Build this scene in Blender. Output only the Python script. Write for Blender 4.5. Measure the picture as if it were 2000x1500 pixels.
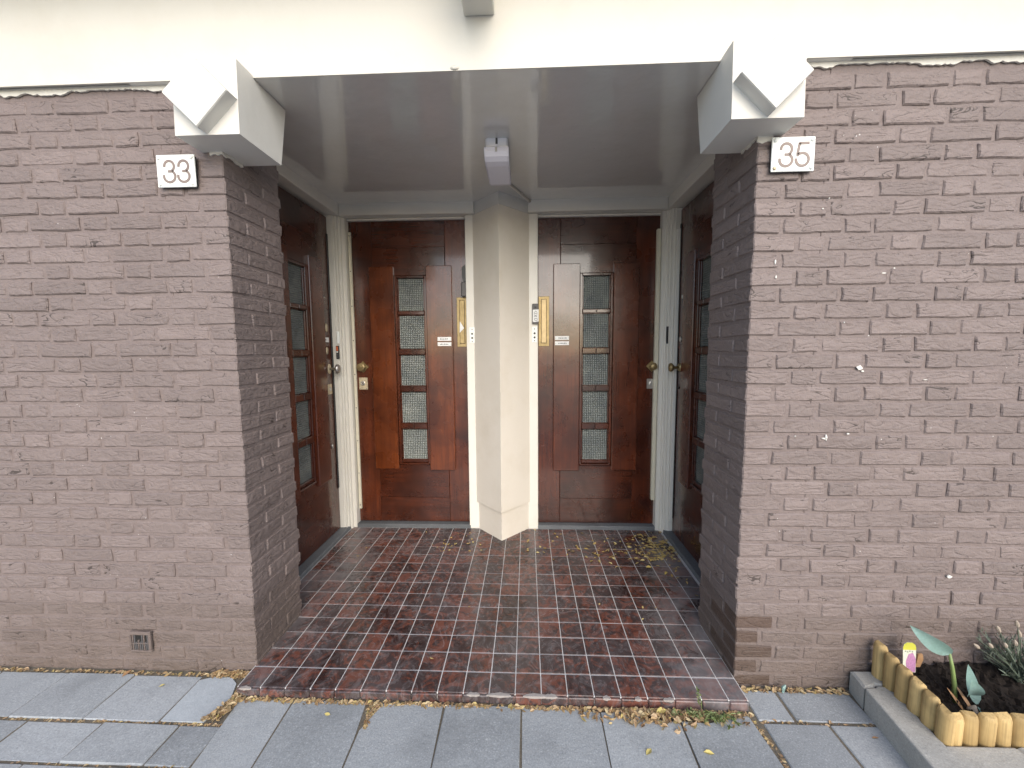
import bpy, math, random
from mathutils import Vector, Matrix
import numpy as np
R_ = math.radians
for o in list(bpy.data.objects): bpy.data.objects.remove(o)
scene = bpy.context.scene
C = scene.collection

# ------------------------------------------------------------------ camera
def setup_camera():
    f, p, y, r = 755.07, 0.08704, -0.03951, 0.00707
    loc = Vector((1.1503, -1.3643, 1.3074))
    fwd = Vector((math.sin(y)*math.cos(p), math.cos(y)*math.cos(p), -math.sin(p)))
    right = Vector((math.cos(y), -math.sin(y), 0)); down = fwd.cross(right)
    r2 = right*math.cos(r) + down*math.sin(r); d2 = down*math.cos(r) - right*math.sin(r)
    cam = bpy.data.cameras.new('camera'); co = bpy.data.objects.new('camera', cam); C.objects.link(co)
    cam.sensor_width = 36; cam.lens = f/2000*36; cam.clip_start = 0.02; cam.clip_end = 800
    m = Matrix((( r2.x, -d2.x, -fwd.x, loc.x), (r2.y, -d2.y, -fwd.y, loc.y), (r2.z, -d2.z, -fwd.z, loc.z), (0, 0, 0, 1)))
    co.matrix_world = m; scene.camera = co
setup_camera()

# ------------------------------------------------------------------ sky, sun, exposure
SUN_EL, SUN_AZ = 31.0, 14.0        # sun high in front of the facade, a little to the right (azimuth from -Y towards +X)
w = bpy.data.worlds.new('World'); scene.world = w; w.use_nodes = True
nt = w.node_tree; bg = nt.nodes['Background']
sk = nt.nodes.new('ShaderNodeTexSky'); sk.sky_type = 'NISHITA'; sk.sun_disc = False
sk.sun_elevation = R_(SUN_EL); sk.sun_rotation = R_(180 - SUN_AZ)
sk.air_density = 1.0; sk.dust_density = 1.2; sk.ozone_density = 1.0
nt.links.new(sk.outputs[0], bg.inputs[0]); bg.inputs[1].default_value = 0.15
sun = bpy.data.lights.new('sun', 'SUN'); sun.energy = 1.4; sun.angle = R_(55); sun.color = (1, .925, .83)
so = bpy.data.objects.new('sun', sun); C.objects.link(so)
d = Vector((math.sin(R_(SUN_AZ))*math.cos(R_(SUN_EL)), -math.cos(R_(SUN_AZ))*math.cos(R_(SUN_EL)), math.sin(R_(SUN_EL))))
so.rotation_euler = (-d).to_track_quat('-Z', 'Y').to_euler(); so.location = d*20
vs = scene.view_settings; vs.view_transform = 'Standard'; vs.look = 'None'; vs.gamma = 1; vs.use_curve_mapping = False
vs.exposure = 1.03
scene.render.engine = 'CYCLES'
scene.cycles.max_bounces = 6; scene.cycles.diffuse_bounces = 4; scene.cycles.glossy_bounces = 3

# ------------------------------------------------------------------ materials
class NT:
    def __init__(s, name):
        s.m = bpy.data.materials.new(name); s.m.use_nodes = True; s.t = s.m.node_tree
        s.b = s.t.nodes['Principled BSDF']
    def n(s, typ, **kw):
        nd = s.t.nodes.new('ShaderNode' + typ)
        for k, v in kw.items():
            if k in nd.inputs.keys(): nd.inputs[k].default_value = v
            else: setattr(nd, k, v)
        return nd
    def l(s, a, b): s.t.links.new(a, b)
    def coord(s, scale=(1, 1, 1), rnd=20.0, kind='Object'):
        tc = s.n('TexCoord'); mp = s.n('Mapping'); mp.inputs['Scale'].default_value = scale
        if rnd:
            oi = s.n('ObjectInfo'); cb = s.n('CombineXYZ')
            for i, k in enumerate((1.0, 1.7, 2.3)):
                mm = s.n('Math', operation='MULTIPLY'); mm.inputs[1].default_value = rnd*k
                s.l(oi.outputs['Random'], mm.inputs[0]); s.l(mm.outputs[0], cb.inputs[i])
            s.l(cb.outputs[0], mp.inputs['Location'])
        s.l(tc.outputs[kind], mp.inputs['Vector']); return mp.outputs[0]
    def noise(s, vec, scale, detail=4, rough=.55, dist=0):
        q = s.n('TexNoise', Scale=scale, Detail=detail, Roughness=rough, Distortion=dist); s.l(vec, q.inputs['Vector']); return q.outputs['Fac']
    def ramp(s, fac, stops):
        r = s.n('ValToRGB'); e = r.color_ramp.elements
        while len(e) < len(stops): e.new(.5)
        for i, (p, c) in enumerate(stops):
            e[i].position = p; e[i].color = (*c, 1) if len(c) == 3 else c
        s.l(fac, r.inputs[0]); return r.outputs[0]
    def mix(s, fac, a, b, blend='MIX'):
        m = s.n('Mix', data_type='RGBA', blend_type=blend)
        for sock, v in ((m.inputs[0], fac), (m.inputs[6], a), (m.inputs[7], b)):
            if isinstance(v, (int, float)): sock.default_value = v
            elif isinstance(v, tuple): sock.default_value = (*v, 1)
            else: s.l(v, sock)
        return m.outputs[2]
    def math(s, op, a, b=0.0, clamp=False):
        m = s.n('Math', operation=op, use_clamp=clamp)
        for i, v in enumerate((a, b)):
            if isinstance(v, (int, float)): m.inputs[i].default_value = v
            else: s.l(v, m.inputs[i])
        return m.outputs[0]
    def bump(s, h, strength=.5, dist=.01, prev=None):
        b = s.n('Bump', Strength=strength, Distance=dist); s.l(h, b.inputs['Height'])
        if prev: s.l(prev, b.inputs['Normal'])
        return b.outputs[0]
    def done(s, col=None, rough=None, nrm=None, **kw):
        for k, v in (('Base Color', col), ('Roughness', rough), ('Normal', nrm)):
            if v is None: continue
            if isinstance(v, tuple): s.b.inputs[k].default_value = (*v, 1)
            elif isinstance(v, (int, float)): s.b.inputs[k].default_value = v
            else: s.l(v, s.b.inputs[k])
        for k, v in kw.items(): s.b.inputs[k.replace('_', ' ')].default_value = v
        return s.m

def m_plain(name, col, rough=.5, var=.12, scale=30, bump=.15, bscale=200, **kw):
    t = NT(name); v = t.coord(rnd=9)
    c = t.mix(t.noise(v, scale, 5), tuple(x*(1-var) for x in col), tuple(min(1, x*(1+var)) for x in col))
    return t.done(c, rough, t.bump(t.noise(v, bscale, 3), bump, .002), **kw)

def m_brick(name, ca, cb, rnd=30, creases=True):
    """thick masonry paint over hand-moulded brick: soft folds, grit, chips, white specks"""
    t = NT(name); v = t.coord(rnd=rnd); vw = t.coord(rnd=0, kind='Object')
    geo = t.n('NewGeometry'); pos = geo.outputs['Position']
    big = t.noise(pos, 2.2, 3); med = t.noise(pos, 11, 3, .6)
    oi = t.n('ObjectInfo')
    base = t.mix(t.math('ADD', t.math('MULTIPLY', big, .6), t.math('MULTIPLY', med, .5)), ca, cb)
    tone = t.math('ADD', t.math('MULTIPLY', oi.outputs['Random'], .2), .9)
    tc = t.n('CombineColor'); [t.l(tone, tc.inputs[i]) for i in range(3)]
    base = t.mix(1.0, base, tc.outputs[0], 'MULTIPLY')
    # dirt film settled on the lowest courses and in blotches
    sx = t.n('SeparateXYZ'); t.l(pos, sx.inputs[0])
    low = t.math('SUBTRACT', 1.0, t.math('MULTIPLY', sx.outputs[2], 2.6), True)
    low = t.math('MULTIPLY', low, t.noise(pos, 5, 5, .65))
    base = t.mix(t.math('MULTIPLY', low, .75), base, (.095, .07, .052))
    # white spatters
    vo = t.n('TexVoronoi', Scale=30.0); t.l(pos, vo.inputs['Vector'])
    sp = t.math('LESS_THAN', vo.outputs['Distance'], t.math('MULTIPLY', t.math('SUBTRACT', t.noise(pos, 7, 2), .47), .34))
    base = t.mix(t.math('MULTIPLY', sp, .75), base, (.62, .6, .57))
    # dark pinholes where the paint never bridged
    vh = t.n('TexVoronoi', Scale=70.0); t.l(pos, vh.inputs['Vector'])
    hole = t.math('LESS_THAN', vh.outputs['Distance'], t.math('MULTIPLY', t.math('SUBTRACT', t.noise(pos, 23, 2), .62), .7))
    base = t.mix(t.math('MULTIPLY', hole, .85), base, (.02, .015, .012))
    # relief: moulding folds, torn cracks, lumps and grit
    mp = t.n('Mapping'); mp.inputs['Scale'].default_value = (7, 7, 22); mp.inputs['Rotation'].default_value = (.25, .35, 0); t.l(v, mp.inputs[0])
    ridge = t.math('ABSOLUTE', t.math('SUBTRACT', t.noise(mp.outputs[0], 1.4, 2, .5, .8), .5))
    fold = t.math('MINIMUM', t.math('MULTIPLY', ridge, 10.0), 1.0)
    sel = t.noise(v, 9, 1)
    crack = t.math('LESS_THAN', ridge, t.math('MULTIPLY', t.math('SUBTRACT', sel, .55), .10))
    base = t.mix(t.math('MULTIPLY', crack, .75 if creases else .3), base, (.03, .022, .018))
    lump = t.noise(v, 42, 3, .6)
    grit = t.noise(v, 150, 3, .75)
    n1 = t.bump(lump, .6, .010)
    n2 = t.bump(fold, .5 if creases else .15, .0032, n1)
    n4 = t.bump(grit, .4, .0024, n2)
    return t.done(base, .6, n4, Specular_IOR_Level=.35)

def m_wood(name, ca, cb, vertical=True, rough=.28):
    t = NT(name); v = t.coord(scale=(1, 1, 1), rnd=13)
    mp = t.n('Mapping'); mp.inputs['Scale'].default_value = (34, 34, 1.6) if vertical else (1.6, 34, 34); t.l(v, mp.inputs[0])
    g1 = t.noise(mp.outputs[0], 1.0, 6, .62, .6)
    mp2 = t.n('Mapping'); mp2.inputs['Scale'].default_value = (190, 190, 5) if vertical else (5, 190, 190); t.l(v, mp2.inputs[0])
    pores = t.noise(mp2.outputs[0], 1.0, 3, .6)
    blot = t.noise(v, 3.6, 4, .6, .4)
    col = t.mix(t.ramp(g1, [(.3, (0, 0, 0)), (.72, (1, 1, 1))]), ca, cb)
    col = t.mix(t.math('MULTIPLY', t.ramp(pores, [(.34, (1, 1, 1)), (.52, (0, 0, 0))]), .45), col, tuple(x*.35 for x in ca))
    col = t.mix(t.ramp(blot, [(.4, (0, 0, 0)), (.66, (1, 1, 1))]), col, tuple(x*.6 for x in ca))
    # crazed, brushed varnish
    mp3 = t.n('Mapping'); mp3.inputs['Scale'].default_value = (95, 95, 22) if vertical else (22, 95, 95); t.l(v, mp3.inputs[0])
    craze = t.noise(mp3.outputs[0], 1.0, 4, .6, .5)
    nb = t.bump(craze, .3, .0016); nb = t.bump(t.noise(v, 9, 2), .12, .01, nb)
    r = t.math('ADD', t.math('MULTIPLY', t.noise(v, 6, 3), .2), rough-.1)
    vf = t.n('TexVoronoi', Scale=26.0); t.l(v, vf.inputs['Vector'])
    fl = t.math('LESS_THAN', vf.outputs['Distance'], t.math('MULTIPLY', t.math('SUBTRACT', t.noise(v, 6, 2), .6), .22))
    col = t.mix(t.math('MULTIPLY', fl, .7), col, (.5, .42, .36))
    return t.done(col, r, nb, Specular_IOR_Level=.5, Coat_Weight=.6, Coat_Roughness=.09)

def m_tile():
    t = NT('glazed_tile'); v = t.coord(rnd=17); geo = t.n('NewGeometry'); pos = geo.outputs['Position']
    a = t.noise(v, 20, 5, .72, 1.0); b = t.noise(v, 40, 5, .7, 1.8)
    oi = t.n('ObjectInfo')
    red = t.mix(t.noise(v, 8, 3), (.165, .045, .022), (.095, .027, .015))
    dark = t.mix(b, (.008, .007, .008), (.05, .022, .018))
    k = t.math('ADD', t.math('ADD', a, t.math('MULTIPLY', oi.outputs['Random'], .14)), t.math('MULTIPLY', b, .22))
    col = t.mix(t.ramp(k, [(.59, (0, 0, 0)), (.71, (1, 1, 1))]), red, dark)
    # trodden lime haze: swirly, thick along the two sides where nobody walks
    sx = t.n('SeparateXYZ'); t.l(pos, sx.inputs[0])
    side = t.math('ABSOLUTE', t.math('SUBTRACT', sx.outputs[0], 1.0))
    side = t.ramp(t.math('MULTIPLY', side, .8), [(.50, (0, 0, 0)), (.80, (1, 1, 1))])
    mps = t.n('Mapping'); mps.inputs['Scale'].default_value = (12, 9, 10); t.l(pos, mps.inputs[0])
    sw = t.ramp(t.noise(mps.outputs[0], 1.1, 6, .7, 2.5), [(.46, (0, 0, 0)), (.72, (1, 1, 1))])
    sm = t.ramp(t.noise(pos, 3, 5, .6, 1.0), [(.35, (0, 0, 0)), (.75, (1, 1, 1))])
    hz = t.math('ADD', t.math('MULTIPLY', sw, .28), t.math('MULTIPLY', t.math('MULTIPLY', side, sm), .55), True)
    hz = t.math('ADD', hz, t.math('MULTIPLY', sm, .17), True)
    col = t.mix(hz, col, (.30, .285, .29))
    vo = t.n('TexVoronoi', Scale=16.0); t.l(pos, vo.inputs['Vector'])
    sp = t.math('LESS_THAN', vo.outputs['Distance'], t.math('MULTIPLY', t.math('SUBTRACT', t.noise(pos, 5, 2), .5), .3))
    col = t.mix(t.math('MULTIPLY', sp, .8), col, (.55, .5, .42))
    r = t.math('ADD', t.math('MULTIPLY', hz, .35), t.math('ADD', t.math('MULTIPLY', t.noise(pos, 26, 4), .2), .1))
    n1 = t.bump(t.noise(v, 12, 2), .2, .006); n1 = t.bump(t.noise(v, 90, 3), .25, .001, n1)
    return t.done(col, r, n1, Specular_IOR_Level=.5)

def m_concrete(name, ca, cb, speck=.5, rough=.85, vor=190):
    t = NT(name); v = t.coord(rnd=11); geo = t.n('NewGeometry'); pos = geo.outputs['Position']; oi = t.n('ObjectInfo')
    col = t.mix(t.math('ADD', t.math('MULTIPLY', t.noise(v, 6, 4, .65), .6), t.math('MULTIPLY', oi.outputs['Random'], .6)), ca, cb)
    f = t.noise(v, vor, 3, .8)
    col = t.mix(t.math('MULTIPLY', t.ramp(f, [(.34, (1, 1, 1)), (.46, (0, 0, 0))]), speck), col, tuple(x*.3 for x in ca))
    col = t.mix(t.math('MULTIPLY', t.ramp(f, [(.56, (0, 0, 0)), (.68, (1, 1, 1))]), speck), col, tuple(min(.8, x*1.9) for x in cb))
    st = t.ramp(t.noise(pos, 3.5, 6, .65), [(.5, (0, 0, 0)), (.8, (1, 1, 1))])
    col = t.mix(t.math('MULTIPLY', st, .5), col, tuple(x*.5 for x in ca))
    vo = t.n('TexVoronoi', Scale=22.0); t.l(pos, vo.inputs['Vector'])
    sp = t.math('LESS_THAN', vo.outputs['Distance'], t.math('MULTIPLY', t.math('SUBTRACT', t.noise(pos, 6, 2), .52), .42))
    col = t.mix(t.math('MULTIPLY', sp, .6), col, (.55, .55, .53))
    n1 = t.bump(t.noise(v, 30, 4, .6), .35, .006); n1 = t.bump(f, .5, .0016, n1)
    return t.done(col, rough, n1, Specular_IOR_Level=.3)

def m_paint(name, col, rough=.35, wave=.15, dirt=.1):
    """brushed oil paint on plaster or joinery"""
    t = NT(name); v = t.coord(rnd=5); geo = t.n('NewGeometry'); pos = geo.outputs['Position']
    d_ = t.ramp(t.noise(pos, 4, 6, .65), [(.48, (0, 0, 0)), (.85, (1, 1, 1))])
    c = t.mix(t.math('MULTIPLY', d_, dirt*2), col, tuple(x*y for x, y in zip(col, (.75, .7, .6))))
    vo = t.n('TexVoronoi', Scale=19.0); t.l(pos, vo.inputs['Vector'])
    sp = t.math('LESS_THAN', vo.outputs['Distance'], t.math('MULTIPLY', t.math('SUBTRACT', t.noise(pos, 5, 2), .6), .3))
    c = t.mix(t.math('MULTIPLY', sp, .8), c, (.12, .09, .07))
    n1 = t.bump(t.noise(v, 7, 3), wave, .02); n1 = t.bump(t.noise(v, 160, 3, .6), .12, .0012, n1)
    return t.done(c, rough, n1)

def m_glass():
    t = NT('ribbed_glass'); tc = t.n('TexCoord'); sx = t.n('SeparateXYZ'); t.l(tc.outputs['Object'], sx.inputs[0])
    def rib(sock, fr):
        return t.math('POWER', t.math('ABSOLUTE', t.math('SINE', t.math('MULTIPLY', sock, fr))), .55)
    h = t.math('ADD', t.math('MULTIPLY', rib(sx.outputs[0], 240), 1.0), t.math('MULTIPLY', rib(sx.outputs[2], 240), .75))
    n1 = t.bump(h, 1.0, .0035)
    g = t.math('MULTIPLY', h, .55)
    col = t.mix(g, (.07, .078, .077), (.27, .295, .285))
    oi = t.n('ObjectInfo'); vg = t.coord(scale=(1, 1, 1), rnd=9)
    shade = t.ramp(t.noise(vg, 7, 3, .6), [(.3, (.6, .63, .63)), (.7, (1.15, 1.13, 1.07))])
    col = t.mix(1.0, col, shade, 'MULTIPLY')
    return t.done(col, .14, n1, Specular_IOR_Level=.7, Transmission_Weight=.22, IOR=1.5)

def m_leaf(name, cols, rough=.55, kind='isl'):
    t = NT(name)
    if kind == 'isl':
        g = t.n('NewGeometry'); f = g.outputs['Random Per Island']
    else: f = t.noise(t.coord(rnd=3), 25, 4)
    n = len(cols); c = t.ramp(f, [(i/(n-1), cc) for i, cc in enumerate(cols)])
    v = t.coord(rnd=3); c = t.mix(t.math('MULTIPLY', t.noise(v, 160, 3), .5), c, (.1, .06, .02))
    return t.done(c, rough, None, Specular_IOR_Level=.4)

M = {}
M['brick'] = m_brick('painted_brick', (.152, .119, .109), (.216, .173, .160))
M['mortar'] = m_brick('painted_mortar', (.150, .117, .107), (.205, .163, .151), rnd=0, creases=False)
M['plinth'] = m_brick('painted_plinth_brick', (.134, .103, .092), (.186, .148, .134))
M['patch'] = m_brick('fresh_paint_patch', (.080, .053, .042), (.100, .066, .053))
M['woodv'] = m_wood('mahogany_upright_grain', (.058, .013, .005), (.130, .030, .009))
M['woodh'] = m_wood('mahogany_level_grain', (.044, .010, .004), (.092, .021, .007), False)
M['boardv'] = m_wood('mahogany_board', (.092, .020, .005), (.180, .044, .010))
M['woodv2'] = m_wood('dark_mahogany_upright_grain', (.052, .010, .004), (.115, .024, .007))
M['woodh2'] = m_wood('dark_mahogany_level_grain', (.042, .009, .004), (.090, .019, .006), False)
M['boardv2'] = m_wood('dark_mahogany_board', (.066, .013, .005), (.140, .030, .008))
M['tile'] = m_tile()
M['grout'] = m_plain('grey_grout', (.54, .53, .52), .9, .3, 40, .4, 300)
M['mortarp'] = m_plain('chipped_mortar', (.30, .27, .25), .9, .35, 60, .4, 200)
M['slab'] = m_concrete('paving_concrete', (.215, .228, .236), (.37, .388, .398), .34)
M['slab_pale'] = m_concrete('pale_paving_concrete', (.37, .40, .42), (.45, .48, .50), .2)
M['kerb'] = m_concrete('kerb_concrete', (.30, .295, .27), (.41, .40, .37), .3)
M['sand'] = m_concrete('dirt_joint', (.085, .073, .055), (.15, .13, .10), .6)
M['road'] = m_concrete('street_paving', (.26, .26, .25), (.36, .355, .34), .3)
M['stone'] = m_concrete('bluestone_sill', (.055, .06, .065), (.17, .18, .19), .35, .55)
M['plaster'] = m_paint('cream_plaster', (.61, .585, .52), .6, .15, .14)
M['plaster_white'] = m_paint('white_plaster', (.64, .62, .57), .6, .18, .12)
M['white'] = m_paint('white_joinery_paint', (.66, .635, .575), .3, .1, .15)
M['column'] = m_paint('stone_coloured_paint', (.68, .635, .56), .36, .15, .2)
M['ceiling'] = m_paint('grey_gloss_ceiling', (.66, .65, .615), .10, .22, .16)
for k_, v_ in (('Coat Weight', .8), ('Coat Roughness', .06), ('Coat IOR', 1.7)): M['ceiling'].node_tree.nodes['Principled BSDF'].inputs[k_].default_value = v_
M['brass'] = m_plain('tarnished_brass', (.30, .225, .11), .45, .5, 30, .3, 120, Metallic=.75)
M['brass_lt'] = m_plain('worn_brass_flap', (.46, .35, .19), .45, .3, 25, .3, 120, Metallic=.55)
M['steel'] = m_plain('dull_steel', (.55, .53, .50), .35, .2, 60, .2, 200, Metallic=.9)
M['aged'] = m_plain('aged_ivory_metal', (.52, .44, .30), .5, .3, 45, .2, 200, Metallic=.3)
M['strip'] = m_plain('cream_weather_strip', (.60, .56, .44), .45, .15, 20, .1, 200)
M['black'] = m_plain('black_plastic', (.012, .012, .013), .4)
M['greyp'] = m_plain('grey_plastic', (.09, .085, .085), .5)
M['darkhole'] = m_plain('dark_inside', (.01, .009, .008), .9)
M['sign'] = m_plain('white_sign_plate', (.80, .82, .78), .35, .05, 12, .05)
M['digit'] = m_plain('brown_digit_paint', (.215, .165, .14), .5, .2, 30)
M['ink'] = m_plain('dark_ink', (.05, .05, .06), .6)
M['paper'] = m_plain('white_paper', (.78, .78, .76), .7, .05)
M['orange'] = m_plain('orange_plastic', (.55, .12, .04), .4)
M['lampbox'] = m_plain('white_lamp_housing', (.84, .84, .86), .35, .04)
M['diffuser'] = m_plain('frosted_lamp_diffuser', (.74, .73, .81), .25, .04, 10, .05)
M['pipe'] = m_paint('painted_pipe', (.58, .54, .47), .4)
M['glass'] = m_glass()
M['hall_board'] = m_plain('dim_backing_board', (.16, .18, .16), .9)  # dark tone standing in for the unlit hall behind the panes
M['litter'] = m_leaf('dry_leaves', [(.50, .35, .16), (.36, .22, .11), (.56, .45, .26), (.26, .15, .08), (.52, .37, .22), (.48, .38, .13)])
M['littery'] = m_leaf('yellow_leaves', [(.62, .47, .14), (.52, .36, .12), (.70, .58, .26), (.45, .30, .12)])
M['yleaf'] = m_leaf('yellow_leaf', [(.62, .50, .12), (.70, .60, .25)], kind='n')
M['oleaf'] = m_leaf('orange_leaf', [(.42, .22, .10), (.5, .3, .16)], kind='n')
M['green'] = m_leaf('weed_green', [(.06, .11, .035), (.12, .17, .06), (.20, .22, .10)])
M['hosta'] = m_leaf('blue_green_leaf', [(.17, .32, .28), (.30, .45, .43)], .30, 'n')
M['stem'] = m_plain('pale_green_stem', (.20, .27, .09), .5, .25)
M['lav'] = m_leaf('grey_green_lavender', [(.07, .11, .08), (.13, .18, .14), (.20, .24, .19)])
M['lavhead'] = m_plain('dry_lavender_head', (.34, .28, .22), .9, .3, 200)
M['log'] = m_wood('tanalised_pine', (.45, .30, .12), (.63, .45, .20)); 
for nm in ('log',):
    b = M[nm].node_tree.nodes['Principled BSDF']; b.inputs['Coat Weight'].default_value = 0
    for l in list(b.inputs['Roughness'].links): M[nm].node_tree.links.remove(l)
    b.inputs['Roughness'].default_value = .75
M['soil'] = m_concrete('potting_soil', (.012, .009, .007), (.035, .025, .018), .5, .95, 160)
M['tagy'] = m_plain('yellow_card', (.58, .55, .07), .45, .1)
M['tagw'] = m_plain('printed_card', (.62, .62, .5), .45, .3, 160)
M['tagp'] = m_plain('pink_flower_print', (.42, .20, .34), .5, .6, 260)

# ------------------------------------------------------------------ mesh helpers
random.seed(7)
def newmesh(name, vs_, fs, mat, smooth=False):
    me = bpy.data.meshes.new(name); me.from_pydata([tuple(v) for v in vs_], [], fs); me.update()
    if mat is not None: me.materials.append(mat)
    if smooth: me.polygons.foreach_set('use_smooth', [True]*len(me.polygons))
    return me
def link(name, me, parent=None, loc=(0, 0, 0), rot=(0, 0, 0)):
    o = bpy.data.objects.new(name, me); C.objects.link(o); o.location = loc; o.rotation_euler = rot
    if parent: o.parent = parent
    return o
def tag(o, label=None, cat=None, group=None, kind=None):
    for k, v in (('label', label), ('category', cat), ('group', group), ('kind', kind)):
        if v: o[k] = v
    return o
def empty(name, loc=(0, 0, 0), rz=0):
    o = bpy.data.objects.new(name, None); C.objects.link(o); o.location = loc; o.rotation_euler = (0, 0, rz); o.empty_display_size = .1
    return o
class MB:
    def __init__(s): s.v = []; s.f = []
    def add(s, vs_, fs):
        o = len(s.v); s.v += [tuple(v) for v in vs_]; s.f += [tuple(i+o for i in f) for f in fs]; return s
    def convex(s, vs_, fs):
        c = sum((Vector(v) for v in vs_), Vector())/len(vs_); out = []
        for f in fs:
            a, b, d_ = (Vector(vs_[f[i]]) for i in (0, 1, 2)); n = (b-a).cross(d_-a)
            m = sum((Vector(vs_[i]) for i in f), Vector())/len(f)
            out.append(tuple(reversed(f)) if n.dot(m-c) < 0 else tuple(f))
        return s.add(vs_, out)
    def box(s, x0, x1, y0, y1, z0, z1, b=.002, j=0.0, rng=random):
        b = min(b, (x1-x0)*.4, (y1-y0)*.4, (z1-z0)*.4)
        vs_ = []; idx = {}
        for sx in (0, 1):
            for sy in (0, 1):
                for sz in (0, 1):
                    jj = [rng.uniform(-j, j) for _ in range(3)]
                    X, Y, Z = (x0, x1)[sx], (y0, y1)[sy], (z0, z1)[sz]
                    dx, dy, dz = (1, -1)[sx]*b, (1, -1)[sy]*b, (1, -1)[sz]*b
                    for a, (px, py, pz) in enumerate(((X, Y+dy, Z+dz), (X+dx, Y, Z+dz), (X+dx, Y+dy, Z))):
                        idx[sx, sy, sz, a] = len(vs_)
                        vs_.append((px+jj[0], py+jj[1], pz+jj[2]))
        fs = []
        for a in range(3):
            p, q = [k for k in range(3) if k != a]
            for s_ in (0, 1):
                f = []
                for u, v in ((0, 0), (1, 0), (1, 1), (0, 1)):
                    k = [0, 0, 0]; k[a] = s_; k[p] = u; k[q] = v; f.append(idx[(*k, a)])
                fs.append(tuple(f))
            for u in (0, 1):            # edges running along axis a
                for v in (0, 1):
                    k0 = [0, 0, 0]; k0[p] = u; k0[q] = v; k1 = list(k0); k1[a] = 1
                    fs.append((idx[(*k0, p)], idx[(*k1, p)], idx[(*k1, q)], idx[(*k0, q)]))
        for sx in (0, 1):
            for sy in (0, 1):
                for sz in (0, 1): fs.append(tuple(idx[sx, sy, sz, a] for a in range(3)))
        return s.convex(vs_, fs)
    def prism(s, poly, z0, z1, axis='z'):
        """poly: 2-D outline; axis z: (x,y); axis x: (y,z); axis y: (x,z)"""
        P = {'z': lambda a, b, h: (a, b, h), 'x': lambda a, b, h: (h, a, b), 'y': lambda a, b, h: (a, h, b)}[axis]
        n = len(poly); ar = sum(poly[i][0]*poly[(i+1) % n][1]-poly[(i+1) % n][0]*poly[i][1] for i in range(n))
        if (ar < 0) != (axis == 'y'): poly = poly[::-1]
        vs_ = [P(a, b, z0) for a, b in poly]+[P(a, b, z1) for a, b in poly]
        fs = [tuple(range(n-1, -1, -1)), tuple(range(n, 2*n))]+[(i, (i+1) % n, n+(i+1) % n, n+i) for i in range(n)]
        return s.add(vs_, fs)
    def tube(s, pts, rad, n=8, cap=True):
        rad = rad if isinstance(rad, (list, tuple)) else [rad]*len(pts); pts = [Vector(p) for p in pts]; o = []; up = None
        for i, p in enumerate(pts):
            t = (pts[min(i+1, len(pts)-1)]-pts[max(i-1, 0)]).normalized()
            if up is None: up = Vector((0, 0, 1)) if abs(t.z) < .9 else Vector((1, 0, 0))
            a = t.cross(up).normalized(); b = a.cross(t).normalized(); up = b
            o += [p+(a*math.cos(k*2*math.pi/n)+b*math.sin(k*2*math.pi/n))*rad[i] for k in range(n)]
        fs = [(i*n+k, i*n+(k+1) % n, (i+1)*n+(k+1) % n, (i+1)*n+k) for i in range(len(pts)-1) for k in range(n)]
        if cap: fs += [tuple(range(n-1, -1, -1)), tuple(range((len(pts)-1)*n, len(pts)*n))]
        return s.add(o, fs)
    def lathe(s, prof, org, axis, n=16, sq=None):
        """prof: (distance along axis, radius)"""
        ax = Vector(axis).normalized(); up = Vector((0, 0, 1)) if abs(ax.z) < .9 else Vector((1, 0, 0))
        a = ax.cross(up).normalized(); b = a.cross(ax); org = Vector(org); o = []
        for t, r in prof:
            for k in range(n):
                an = k*2*math.pi/n; e = 1, 1
                if sq: e = sq
                o.append(org+ax*t+(a*math.cos(an)*e[0]+b*math.sin(an)*e[1])*r)
        m = len(prof)
        fs = [(i*n+k, (i+1)*n+k, (i+1)*n+(k+1) % n, i*n+(k+1) % n) for i in range(m-1) for k in range(n)]
        fs += [tuple(range(n)), tuple(range(m*n-1, (m-1)*n-1, -1))]
        return s.add(o, fs)
    def build(s, name, mat, parent=None, smooth=False, **kw):
        return link(name, newmesh(name, s.v, s.f, mat, smooth), parent, **kw)

def bx(name, mat, parent, *a, b=.002, j=0, **kw): return MB().box(*a, b=b, j=j).build(name, mat, parent, **kw)

# ------------------------------------------------------------------ ground
ground = tag(MB().box(-150, 150, -300, 60, -1.2, -.075, b=.01).build('ground', M['road']), kind='structure')
pav = tag(MB().box(-3.5, 5.5, -2.9, .25, -.2, -.0395, b=.002).build('pavement', M['sand']), kind='structure')
GZ = -.035
rng = random.Random(3)
def slab(x0, x1, y0, y1, mat='slab', poly=None, g=.0016):
    dz = rng.uniform(-.003, .002); b = MB()
    if poly: b.prism(poly, -.09, GZ+dz)
    else: b.box(x0+g, x1-g, y0+g, y1-g, -.09, GZ+dz, b=.0035, j=.0015, rng=rng)
    o = b.build('paving_slab', M[mat], pav)
    return o
# left of the step: row against the wall, then cut half slabs, then full ones
for x0, x1 in ((-1.385, -1.085), (-1.085, -.785), (-.785, -.497), (-.497, -.203)): slab(x0, x1, -.116, .085)
slab(0, 0, 0, 0, 'slab_pale', [(-.196, -.112), (-.035, -.112), (-.018, -.06), (-.010, -.01), (-.035, .05), (-.075, .078), (-.130, .088), (-.200, .062)])
for x0, x1 in ((-1.28, -.99), (-.99, -.69), (-.69, -.40), (-.40, -.112), (-.112, .045)): slab(x0, x1, -.264, -.122)
for x0, x1 in ((-1.08, -.80), (-.80, -.51), (-.51, -.22), (-.22, .052)): slab(x0, x1, -.56, -.268)
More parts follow.
